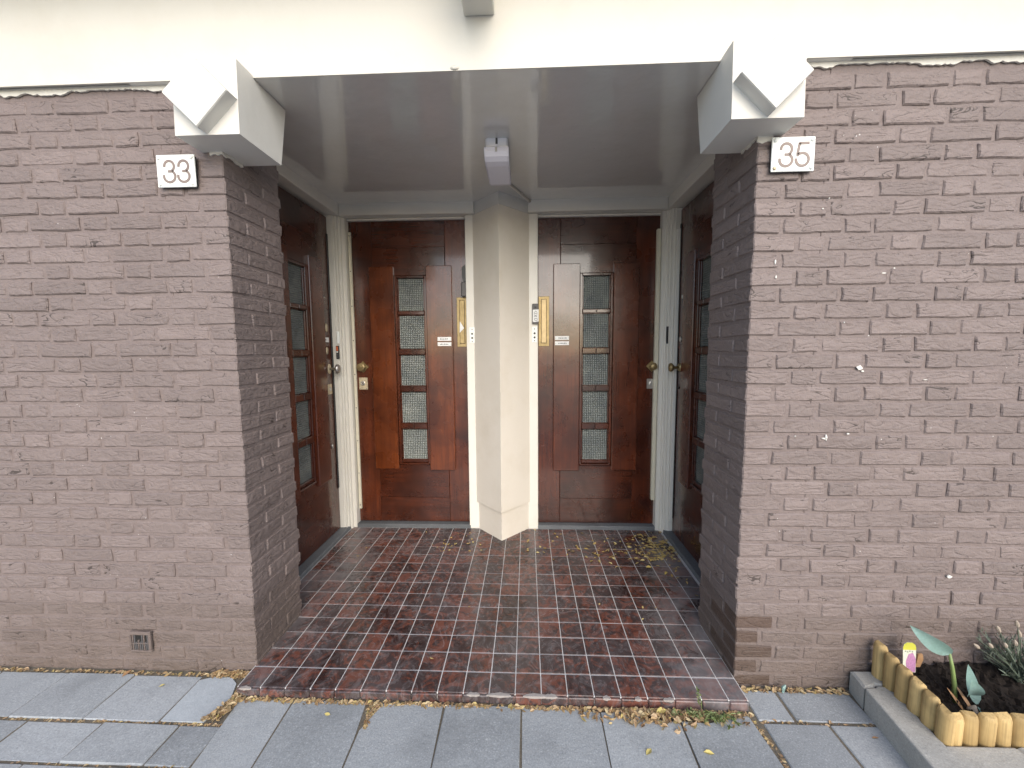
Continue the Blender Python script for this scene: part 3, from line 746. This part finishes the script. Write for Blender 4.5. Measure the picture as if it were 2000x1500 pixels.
# ------------------------------------------------------------------ ceiling lamp and pipe
lamp = tag(empty('bulkhead_lamp', (1.010, .68, 2.30)), 'white bulkhead lamp on the porch ceiling above the column', 'lamp')
bxp = MB().box(-.052, .052, -.148, .15, -.048, .004, b=.008); hs = bxp.build('housing', M['lampbox'], lamp)
bx('cable_notch', M['greyp'], hs, -.004, .006, -.1492, -.146, -.030, -.002, b=.0005)
pf = [(-.160, -.0485), (-.160, -.066), (-.150, -.086), (-.128, -.100), (-.09, -.106), (.11, -.106), (.14, -.10), (.152, -.085), (.155, -.0485)]
dm = MB(); n = len(pf)
for x, sc in ((-.0575, .93), (-.050, 1.0), (.050, 1.0), (.0575, .93)):
    dm.v += [(x, y*(.985 if sc < 1 else 1), -.0485+(z+.0485)*sc) for y, z in pf]
for i in range(3): dm.f += [(i*n+k, i*n+(k+1) % n, (i+1)*n+(k+1) % n, (i+1)*n+k) for k in range(n)]
dm.f += [tuple(range(n-1, -1, -1)), tuple(range(3*n, 4*n))]
df = dm.build('diffuser', M['diffuser'], lamp); bx('clip', M['steel'], df, -.006, .004, -.1625, -.158, -.070, -.050, b=.001)
pipe = tag(MB().tube([(1.000-1.0, .832-.8, 2.298-2.3), (1.006-1.0, .90-.8, 2.296-2.3), (1.05-1, 1.05-.8, 2.299-2.3), (1.155-1, 1.30-.8, 2.304-2.3), (1.172-1, 1.335-.8, 2.303-2.3)], .0085, 10).build('cable_pipe', M['pipe'], None, True, loc=(1.0, .8, 2.3)), 'thin painted cable pipe running from ceiling lamp to right lintel', 'pipe')
for t in (.2, .75):
    p = Vector((.006, .1, -.004)).lerp(Vector((.155, .5, .004)), t); MB().tube([p-Vector((.0035, .009, 0)), p+Vector((.0035, .009, 0))], .0115, 10).build('pipe_clip', M['pipe'], pipe)

# ------------------------------------------------------------------ house number plates
def ell(cx, cz, rx, rz, a0, a1, n=22): return [(cx+rx*math.cos(R_(a0+(a1-a0)*i/n)), cz+rz*math.sin(R_(a0+(a1-a0)*i/n))) for i in range(n+1)]
def stroke(mb_, pts, t, y0, y1):
    P = [Vector(p) for p in pts]; L = []; Rr = []
    for i, p in enumerate(P):
        tg = (P[min(i+1, len(P)-1)]-P[max(i-1, 0)]).normalized(); n = Vector((-tg.y, tg.x))*t
        L.append(p+n); Rr.append(p-n)
    for i in range(len(P)-1): mb_.prism([tuple(L[i]), tuple(L[i+1]), tuple(Rr[i+1]), tuple(Rr[i])], y0, y1, 'y')
def digit(ch):
    if ch == '3': return [ell(0, .0585, .0185, .0190, 188, -62)+[], [(-.006, .0405), (.008, .0405)], ell(-.0005, .0225, .0215, .0205, 62, -196)]
    return [[(-.0125, .0775), (.0225, .0775)], [(-.0105, .0775), (-.0165, .0400)], ell(.0005, .0235, .0215, .0215, 148, -190)]
def plate(txt, loc, label, rust):
    r = tag(empty('house_number_plate', loc), label, 'sign')
    bx('plate', M['sign'], r, 0, .146, -.006, 0, 0, .115, b=.0015)
    bx('backing', M['darkhole'], r, .004, .142, .0002, .010, .003, .112, b=.001)
    for i, ch in enumerate(txt):
        m = MB()
        for s_ in digit(ch): stroke(m, [(x+.049+i*.0545, z+.0155) for x, z in s_], .0046, -.0072, -.0062)
        m.build('digit', M['digit'], r)
    for i, (x, z) in enumerate(((.011, .104), (.135, .104), (.011, .011), (.135, .011))):
        q = MB().lathe([(0, .0068), (.0025, .0066), (.0045, .004), (.005, .0005)], (x, -.0062, z), (0, -1, 0), 12).build('screw', M['aged'] if rust and i == 2 else M['sign'], r, True)
    return r
plate('33', (-.221, .088, 1.921), 'white enamel plate reading 33 with four pale screws', False)
plate('35', (2.005, .088, 1.923), 'white enamel plate reading 35 with one rusty lower screw', True)

# ------------------------------------------------------------------ wall vent
v = tag(empty('wall_vent', (-.475, .1, .10)), 'small broken rusty vent grille low in the brick wall', 'vent')
bx('hole', M['darkhole'], v, -.040, .036, .0005, .02, -.039, .031, b=.001)
for a in ((-.048, .046, -.007, .004, .030, .044), (-.048, .046, -.006, .004, -.046, -.038), (-.050, -.040, -.006, .004, -.0375, .0295), (.034, .046, -.007, .004, -.0375, .0295)): bx('frame', M['plinth'], v, *a, b=.002, j=.001)
for i in range(9):
    top = .028 if i not in (2, 3, 4, 7) else (-.002 if i != 3 else .006)
    bx('slat', M['greyp'] if i % 3 else M['plinth'], v, -.037+i*.0080, -.0325+i*.0080, -.004, .003, -.0375, top, b=.0008)
bx('cross_bar', M['plinth'], v, -.0395, .0335, -.0035, .004, -.012, -.007, b=.001)

# ------------------------------------------------------------------ planter bed on the right
def kerb(label, pts, z1=.05):
    cx = sum(p[0] for p in pts)/len(pts); cy = sum(p[1] for p in pts)/len(pts)
    m = MB(); n = len(pts); ins = [((x-cx)*(1-.010/max(.02, math.hypot(x-cx, y-cy)))+cx, (y-cy)*(1-.010/max(.02, math.hypot(x-cx, y-cy)))+cy) for x, y in pts]
    vs_ = [(x-cx, y-cy, 0) for x, y in pts]+[(x-cx, y-cy, z1-.008-GZ+.02) for x, y in pts]+[(x-cx, y-cy, z1-GZ+.02) for x, y in ins]
    fs = [tuple(range(n))]+[tuple(range(2*n, 3*n))]
    for k in (0, n): fs += [(k+i, k+(i+1) % n, k+n+(i+1) % n, k+n+i) for i in range(n)]
    m.convex(vs_, fs)
    return tag(m.build('kerb_stone', M['kerb'], None, loc=(cx, cy, GZ-.02)), label, 'kerb stone')
kerb('short grey concrete kerb block touching the brick wall', [(2.412, .098), (2.400, .022), (2.440, .026), (2.452, .034), (2.497, .030), (2.503, .098)])
lk = MB(); lpts = [(2.399, .017), (2.360, -.288), (2.686, -.290), (2.680, -.250), (2.689, -.230), (2.684, -.188), (2.473, -.190), (2.496, .025), (2.452, .029), (2.440, .021)]
lk.prism([(x-2.45, y+.15) for x, y in lpts], 0, .05-GZ+.02)
kc = tag(lk.build('kerb_stone', M['kerb'], None, loc=(2.45, -.15, GZ-.02)), 'long grey concrete corner kerb block in front of the pine logs', 'kerb stone')
bv_ = kc.modifiers.new('edge', 'BEVEL'); bv_.width = .006; bv_.segments = 2; bv_.limit_method = 'ANGLE'
kerb('grey concrete kerb block with a rounded nib end, under the last pine logs', [(2.692, -.290), (2.690, -.188), (3.15, -.186), (3.15, -.290)])
edging = tag(empty('log_edging', (2.52, -.05, .04)), 'low edging of pale pine half logs around the planted bed', 'edging')
def log(x, y, zt, w, side):
    """machined half-round log with a chamfered, slightly peaked top; side: its rounded face looks to -X or -Y"""
    n = 9; rad = w/2; m = MB(); r = random.Random(int(x*999+y*777))
    sec = [(-rad*math.cos(math.pi*k/(n-1)), -rad*.85*math.sin(math.pi*k/(n-1))) for k in range(n)]+[(rad, .006), (-rad, .006)]
    if side == 'x': sec = [(b_, -a_) for a_, b_ in sec]
    n = len(sec); cx = sum(p[0] for p in sec)/n; cy = sum(p[1] for p in sec)/n
    sl = r.uniform(-.003, .003)
    for z, s_ in ((-.14, 1), (zt-.015, 1), (zt-.004, .86), (zt, .62)):
        m.v += [(cx+(a_-cx)*s_, cy+(b_-cy)*s_, z+(0 if z < 0 else (.006*((a_-cx) if side == 'x' else (b_-cy))/rad+sl*(a_+b_)/rad))) for a_, b_ in sec]
    for i in range(3): m.f += [(i*n+k, i*n+(k+1) % n, (i+1)*n+(k+1) % n, (i+1)*n+k) for k in range(n)]
    m.f += [tuple(range(n-1, -1, -1)), tuple(range(3*n, 4*n))]
    o = m.build('log', M['log'], edging, False, loc=(x-2.52, y+.05, 0), rot=(r.uniform(-.025, .025), r.uniform(-.025, .025), r.uniform(-.04, .04)))
    for p in o.data.polygons: p.use_smooth = len(p.vertices) == 4 and abs(p.normal.z) < .25
for i in range(6): log(2.4945-.001*i, .070-i*.0475, .145-.0065*i, .0465, 'x')
for i in range(12): log(2.512+i*.0505, -.168+.002*(i % 2), .099+.002*((i*7) % 3), .0495, 'y')
# soil
nx, ny = 44, 16; sm = MB(); r = random.Random(4)
for i in range(nx+1):
    for k in range(ny+1):
        x = 2.500+i*.65/nx; y = -.162+k*.262/ny; sm.v.append((x, y, .062+.010*math.sin(x*9+y*5)+r.uniform(-.007, .010)+.16*max(0, y+.05)*.8))
for i in range(nx):
    for k in range(ny): a = i*(ny+1)+k; sm.f.append((a, a+ny+1, a+ny+2, a+1))
for _ in range(420):        # loose crumbs
    x, y = r.uniform(2.55, 3.1), r.uniform(-.145, .09); s_ = r.uniform(.002, .006); z = .070+.128*max(0, y+.05)+r.uniform(-.004, .010)
    sm.convex([(x+s_, y, z), (x-s_, y+s_*.4, z), (x, y+s_, z+.001), (x, y-s_*.8, z), (x, y, z+s_), (x, y, z-s_)], [(0, 2, 4), (2, 1, 4), (1, 3, 4), (3, 0, 4), (0, 5, 2), (2, 5, 1), (1, 5, 3), (3, 5, 0)])
tag(sm.build('soil', M['soil']), kind='stuff', label='dark crumbly soil filling the planted bed')

def leafblade(m, base, tip, width, sag, cup, n=9, wd=None, side=None):
    """broad pointed leaf from base to tip; side: direction of its width"""
    b, t = Vector(base), Vector(tip); ax = (t-b); sd = Vector(side or (1, 0, 0)); sd = (sd-ax.normalized()*sd.dot(ax.normalized())).normalized(); up = sd.cross(ax.normalized())
    o = len(m.v)
    for i in range(n+1):
        s_ = i/n; wv = width*math.sin(math.pi*min(1, s_**.75*.97+.03))**.8 if i < n else .0004
        c = b+ax*s_+up*(sag*math.sin(math.pi*s_))
        for q in (-1, -.5, 0, .5, 1): m.v.append(tuple(c+sd*wv*q+up*(cup*wv*(q*q))))
    for i in range(n):
        for q in range(4): a = o+i*5+q; m.f.append((a, a+1, a+6, a+5))
h = tag(empty('bulb_plant', (2.655, -.02, .06)), 'young bulb plant with broad blue-green leaves in the soil bed', 'plant')
MB().tube([(0.012, -.01, -.02), (.006, -.012, .05), (-.008, -.012, .12), (-.020, -.010, .172)], [.0075, .0065, .0055, .004], 8).build('stem', M['stem'], h, True)
m = MB(); leafblade(m, (-.018, -.012, .170), (-.152, .000, .266), .027, .010, .25, side=(.5, -.35, .8)); m.build('leaf', M['hosta'], h, True)
m = MB(); leafblade(m, (.050, -.02, .025), (.018, -.050, .112), .027, .01, .35, side=(1, -.1, .3)); m.build('leaf', M['hosta'], h, True)
m = MB(); leafblade(m, (.066, -.03, .0), (.046, -.01, .132), .023, -.008, .35, side=(1, .1, .1)); m.build('leaf', M['hosta'], h, True)
m = MB(); leafblade(m, (.045, -.05, .010), (.150, -.115, -.004), .017, .03, .6, side=(.4, 1, .3)); m.build('leaf', M['hosta'], h, True)
m = MB(); leafblade(m, (.020, -.06, .0), (.005, -.01, .06), .006, .0, .4, side=(1, 0, 0)); leafblade(m, (.0, -.05, -.005), (-.028, -.02, .05), .005, .0, .4, side=(1, 0, 0)); m.build('dead_leaf', M['oleaf'], h, True)
MB().lathe([(0, .004), (.008, .013), (.018, .014), (.03, .006), (.036, .002)], (.018, -.055, -.012), (.3, -.1, 1), 10).build('bulb', M['lavhead'], h, True)
# lavender
lv = tag(empty('lavender_plant', (2.965, .03, .085)), 'grey-green lavender plant with dry flower heads in the bed', 'plant')
r = random.Random(21); fm = MB(); sm2 = MB()
for i in range(64):
    a = r.uniform(0, 2*math.pi); out = r.uniform(.03, .16); hh = r.uniform(.05, .15)
    p0 = Vector((r.uniform(-.02, .02), r.uniform(-.02, .02), -.01)); p1 = Vector((math.cos(a)*out, math.sin(a)*out*.55, hh))
    sm2.tube([p0, p0.lerp(p1, .5)+Vector((0, 0, .012)), p1], [.0022, .0018, .0012], 5)
    for k in range(11):
        q = p0.lerp(p1, r.uniform(.25, 1))+Vector((0, 0, .008)); dr = (p1-p0).normalized()*.6+Vector((r.uniform(-1, 1), r.uniform(-1, 1), r.uniform(0, .9)))*.6
        leafblade(fm, q, q+dr.normalized()*r.uniform(.018, .038), .0022, .002, .3, 3, side=(r.uniform(-1, 1), r.uniform(-1, 1), .3))
for i, (dx, dy, hh) in enumerate(((-.14, -.02, .14), (-.095, .0, .185), (-.105, -.03, .15), (-.06, -.02, .150), (-.035, .0, .205), (.0, -.03, .12), (-.01, .01, .16), (.04, 0, .19), (.07, -.02, .15), (-.16, 0, .12))):
    e = Vector((dx, dy, hh)); sm2.tube([(0, 0, 0), (dx*.45, dy*.5, hh*.5), tuple(e)], [.002, .0016, .0013], 5)
    dr = Vector((dx*.5-.02, dy, hh*.7)).normalized(); MB().lathe([(0, .002), (.006, .0055), (.016, .0065), (.024, .004), (.028, .001)], e, dr, 7).build('flower_head', M['lavhead'], lv)
sm2.build('stem', M['lav'], lv); fm.build('foliage', M['lav'], lv)
# plant label cards
lb = tag(empty('plant_label', (2.578, .045, .125)), 'yellow and pink plant label card stuck in the soil', 'label')
oc = [(-.024, -.03), (.024, -.03), (.025, .060), (.021, .072), (.010, .079), (-.010, .079), (-.021, .072), (-.025, .060)]
MB().prism(oc, 0, .0012, 'y').build('card', M['tagw'], lb); MB().prism([(-.0245, .052), (.0245, .052), (.025, .060), (.021, .072), (.010, .079), (-.010, .079), (-.021, .072), (-.025, .060)], -.0006, -.0002, 'y').build('top_band', M['tagy'], lb)
MB().prism([(-.010, -.028), (.022, -.028), (.024, .02), (.012, .042), (-.004, .036), (-.014, .01)], -.0006, -.0002, 'y').build('flower_print', M['tagp'], lb)
for i, (x, z) in enumerate(((-.018, .045), (-.010, .043), (-.002, .046), (.008, .044))): bx('print', M['green'], lb, x, x+.005, -.0007, -.0002, z, z+.003, b=.0001)
lb.rotation_euler = (-.12, .06, .05)
ot = tag(empty('orange_tag', (2.622, .055, .105)), 'small orange tag standing beside the yellow plant label', 'tag')
MB().prism([(-.012, 0), (.006, 0), (.016, .03), (.012, .052), (-.004, .050), (-.008, .02)], 0, .006, 'y').build('shard', M['oleaf'], ot)

# ------------------------------------------------------------------ fallen leaves and weeds
def leaf(m, x, y, z, s_, r, flat=.5):
    a = r.uniform(0, 2*math.pi); c, sn = math.cos(a), math.sin(a); w = s_*r.uniform(.32, .55); tz = r.uniform(-flat, flat)*s_; cu = r.uniform(.05, .45)*w; roll = r.uniform(-flat, flat)*w
    P = [(-s_, 0, 0), (-s_*.2, w, cu+roll), (s_*.4, w*.8, cu+roll), (s_, 0, tz), (s_*.4, -w*.8, cu-roll), (-s_*.2, -w, cu-roll), (-s_*.2, 0, tz*.3), (s_*.4, 0, tz*.6)]
    lo = min(p[2] for p in P); o = len(m.v)
    m.v += [(x+p[0]*c-p[1]*sn, y+p[0]*sn+p[1]*c, z+p[2]-lo) for p in P]
    m.f += [tuple(o+i for i in f) for f in ((0, 6, 1), (6, 7, 2, 1), (7, 3, 2), (0, 5, 6), (6, 5, 4, 7), (7, 4, 3))]
r = random.Random(77)
def litter(label, gen, n, smin, smax, flat=.5, mat='litter'):
    m = MB()
    for _ in range(n):
        x, y, z = gen(); leaf(m, x, y, z, r.uniform(smin, smax), r, flat)
    o = tag(m.build('leaf_litter', M[mat]), label, kind='stuff'); return o
G2 = GZ+.001
def g_step():
    x = r.uniform(.03, 1.97); y = -.010-abs(r.gauss(0, .007)); return x, y-.004, GZ-.003+r.uniform(0, .008)
litter('dry tan leaves caught along the foot of the tiled step', g_step, 620, .006, .013)
def g_right():
    x = r.gauss(1.66, .13); y = -.018-abs(r.gauss(0, .026)); return min(1.93, max(1.35, x)), y-.004, GZ+r.uniform(0, .012)
litter('dry leaves heaped around the weeds by the step', g_right, 380, .007, .016, .8)
def g_gap():
    t = r.random()
    if t < .55:
        q = r.random(); x = .012+.02*math.sin(q*2)-.02*q+r.uniform(-.022, .022); y = .085-.195*q
        if q > .6: x -= r.uniform(0, .05)*(q-.6)*2.5
    else: x = r.uniform(-.16, .02); y = .088+r.uniform(-.012, .008)
    return x, y, GZ-.002+r.uniform(0, .014)
litter('brown leaves filling the gap between pale slab and tiled step', g_gap, 560, .007, .014)
def g_gap2():
    t = r.random(); return .565+r.uniform(-.028, .028)*(1-t), -.020-.10*t, GZ-.010+r.uniform(0, .010)
litter('brown leaves filling the wedge-shaped gap between two slabs', g_gap2, 130, .006, .012)
def g_lw(): return r.uniform(-1.2, -.1), .09+r.uniform(-.006, .006), GZ-.004+r.uniform(0, .006)
litter('tan leaf crumbs along the foot of the number 33 wall', g_lw, 200, .005, .011)
def g_rw(): return r.uniform(1.99, 2.40), .086+r.uniform(-.010, .010), GZ+r.uniform(0, .006)
litter('tan leaves along the foot of the number 35 wall', g_rw, 110, .006, .014)
def g_joint():
    t = r.random()
    if t < .55: return r.uniform(-1.1, .04), -.119+r.uniform(-.004, .004), GZ-.005
    if t < .75: return r.uniform(-.75, .05), -.266+r.uniform(-.003, .003), GZ-.005
    if t < .9: q = r.random(); return 1.957+.03*q+r.uniform(-.008, .008), -.04-.2*q*q, GZ-.004
    return r.uniform(1.99, 2.4), -.0445+r.uniform(-.006, .006), GZ-.003
litter('leaf crumbs and twigs lying in the joints of the slabs', g_joint, 380, .004, .009)
def g_tile():
    t = r.random()
    if t < .60: x, y = r.gauss(2.00, .075), r.gauss(1.12, .10)
    elif t < .85: x, y = r.gauss(1.78, .17), r.gauss(1.10, .10)
    elif t < .93: x, y = r.gauss(2.04, .05), r.gauss(.82, .09)
    else: x, y = r.gauss(1.3, .2), r.gauss(1.1, .12)
    return min(2.10, max(1.15, x)), min(1.35, max(.62, y)), .0012
litter('yellow leaves scattered on the tiles by the right-hand doors', g_tile, 300, .008, .018, .35, 'littery')
def g_tile2():
    if r.random() < .7: return r.gauss(.68, .06), r.gauss(1.13, .06), .0012
    return r.uniform(.0, 1.9), r.uniform(.15, 1.3), .0012
litter('few yellow leaves scattered on the tiles before the left door', g_tile2, 44, .006, .013, .35, 'littery')
def one(lbl, x, y, z, s_, mat, seed, grp):
    m = MB(); leaf(m, 0, 0, 0, s_, random.Random(seed), .2); tag(m.build('fallen_leaf', M[mat], None, loc=(x, y, z)), lbl, 'leaf', grp)
GR = 'single fallen leaves on the slabs'
one('small yellow leaf alone on the slab below the bright green seedling', 1.552, -.168, GZ+.002, .017, 'yleaf', 5, GR)
one('small yellow leaf alone on the slab below the straggly weed', 1.750, -.166, GZ+.002, .017, 'yleaf', 9, GR)
one('small yellow leaf on the slab left of the leaf-filled wedge gap', .405, -.070, GZ+.002, .012, 'yleaf', 12, GR)
one('tiny yellow leaf on the slab beside the pale broken slab', -.330, .030, GZ+.002, .011, 'yleaf', 14, GR)
one('curled orange leaf at the foot of the number 33 wall', -.535, .084, GZ+.001, .020, 'oleaf', 3, None)
one('pale pink leaf beside the long kerb block', 2.345, -.095, GZ+.002, .013, 'oleaf', 31, None)
one('yellow leaf on the soil under the lavender', 2.90, -.065, .068, .022, 'yleaf', 33, None)
one('larger ochre leaf at the foot of the tiled step', 1.640, -.030, GZ+.014, .022, 'yleaf', 35, None)
# weeds growing in the joint at the step
wd = tag(empty('weed', (1.80, -.035, GZ)), 'straggly green weed growing in the joint at the step corner', 'weed')
fm = MB(); st = MB(); rr = random.Random(9)
for i in range(30):
    a = rr.uniform(-2.9, .1); L = rr.uniform(.03, .085); p0 = Vector((rr.gauss(0, .035), rr.uniform(-.01, .012), 0)); p1 = p0+Vector((math.cos(a)*L*.8, math.sin(a)*L*.55, rr.uniform(.004, .03)))
    st.tube([p0, p0.lerp(p1, .5)+Vector((0, 0, .012)), p1], .001, 4)
    for k in range(9):
        q = p0.lerp(p1, rr.uniform(.1, 1))+Vector((0, 0, .006)); dv = Vector((rr.uniform(-1, 1), rr.uniform(-1, .6), rr.uniform(-.1, .6))).normalized()
        leafblade(fm, q, q+dv*rr.uniform(.008, .018), .0032, .001, .2, 3, side=(rr.uniform(-1, 1), rr.uniform(-1, 1), .2))
p0 = Vector((-.01, .01, 0)); p1 = Vector((-.03, .012, .098)); st.tube([p0, p0.lerp(p1, .5)+Vector((.006, 0, 0)), p1], .0012, 4)
for k in range(26):
    q = p0.lerp(p1, rr.uniform(.35, 1)); dv = Vector((rr.uniform(-1, 1), rr.uniform(-1, 1), rr.uniform(0, .8))).normalized(); leafblade(fm, q, q+dv*rr.uniform(.006, .014), .003, .001, .2, 3, side=(rr.uniform(-1, 1), rr.uniform(-1, 1), .2))
st.build('stem', M['stem'], wd); fm.build('foliage', M['green'], wd)
w2 = tag(empty('weed', (1.685, -.030, GZ)), 'small bright green seedling with drooping leaves at the step', 'weed')
fm = MB()
for a in (-2.6, -1.9, -1.2, -.5, .1, -2.2): leafblade(fm, (0, 0, .024), (math.cos(a)*.026, math.sin(a)*.02, .006+rr.uniform(0, .014)), .0065, .008, .3, 6, side=(-math.sin(a), math.cos(a), 0))
fm.build('leaf', M['green'], w2, True); MB().tube([(0, 0, -.005), (0.002, 0, .026)], .0018, 5).build('stem', M['stem'], w2)
bp = tag(MB().tube([(0, 0, 0), (.004, .003, .018), (.012, .004, .028)], [.004, .007, .003], 6).build('plastic_scrap', M['hosta'], None, loc=(2.145, .078, GZ+.001)), 'small blue-green scrap standing at the foot of the number 35 wall', 'scrap')
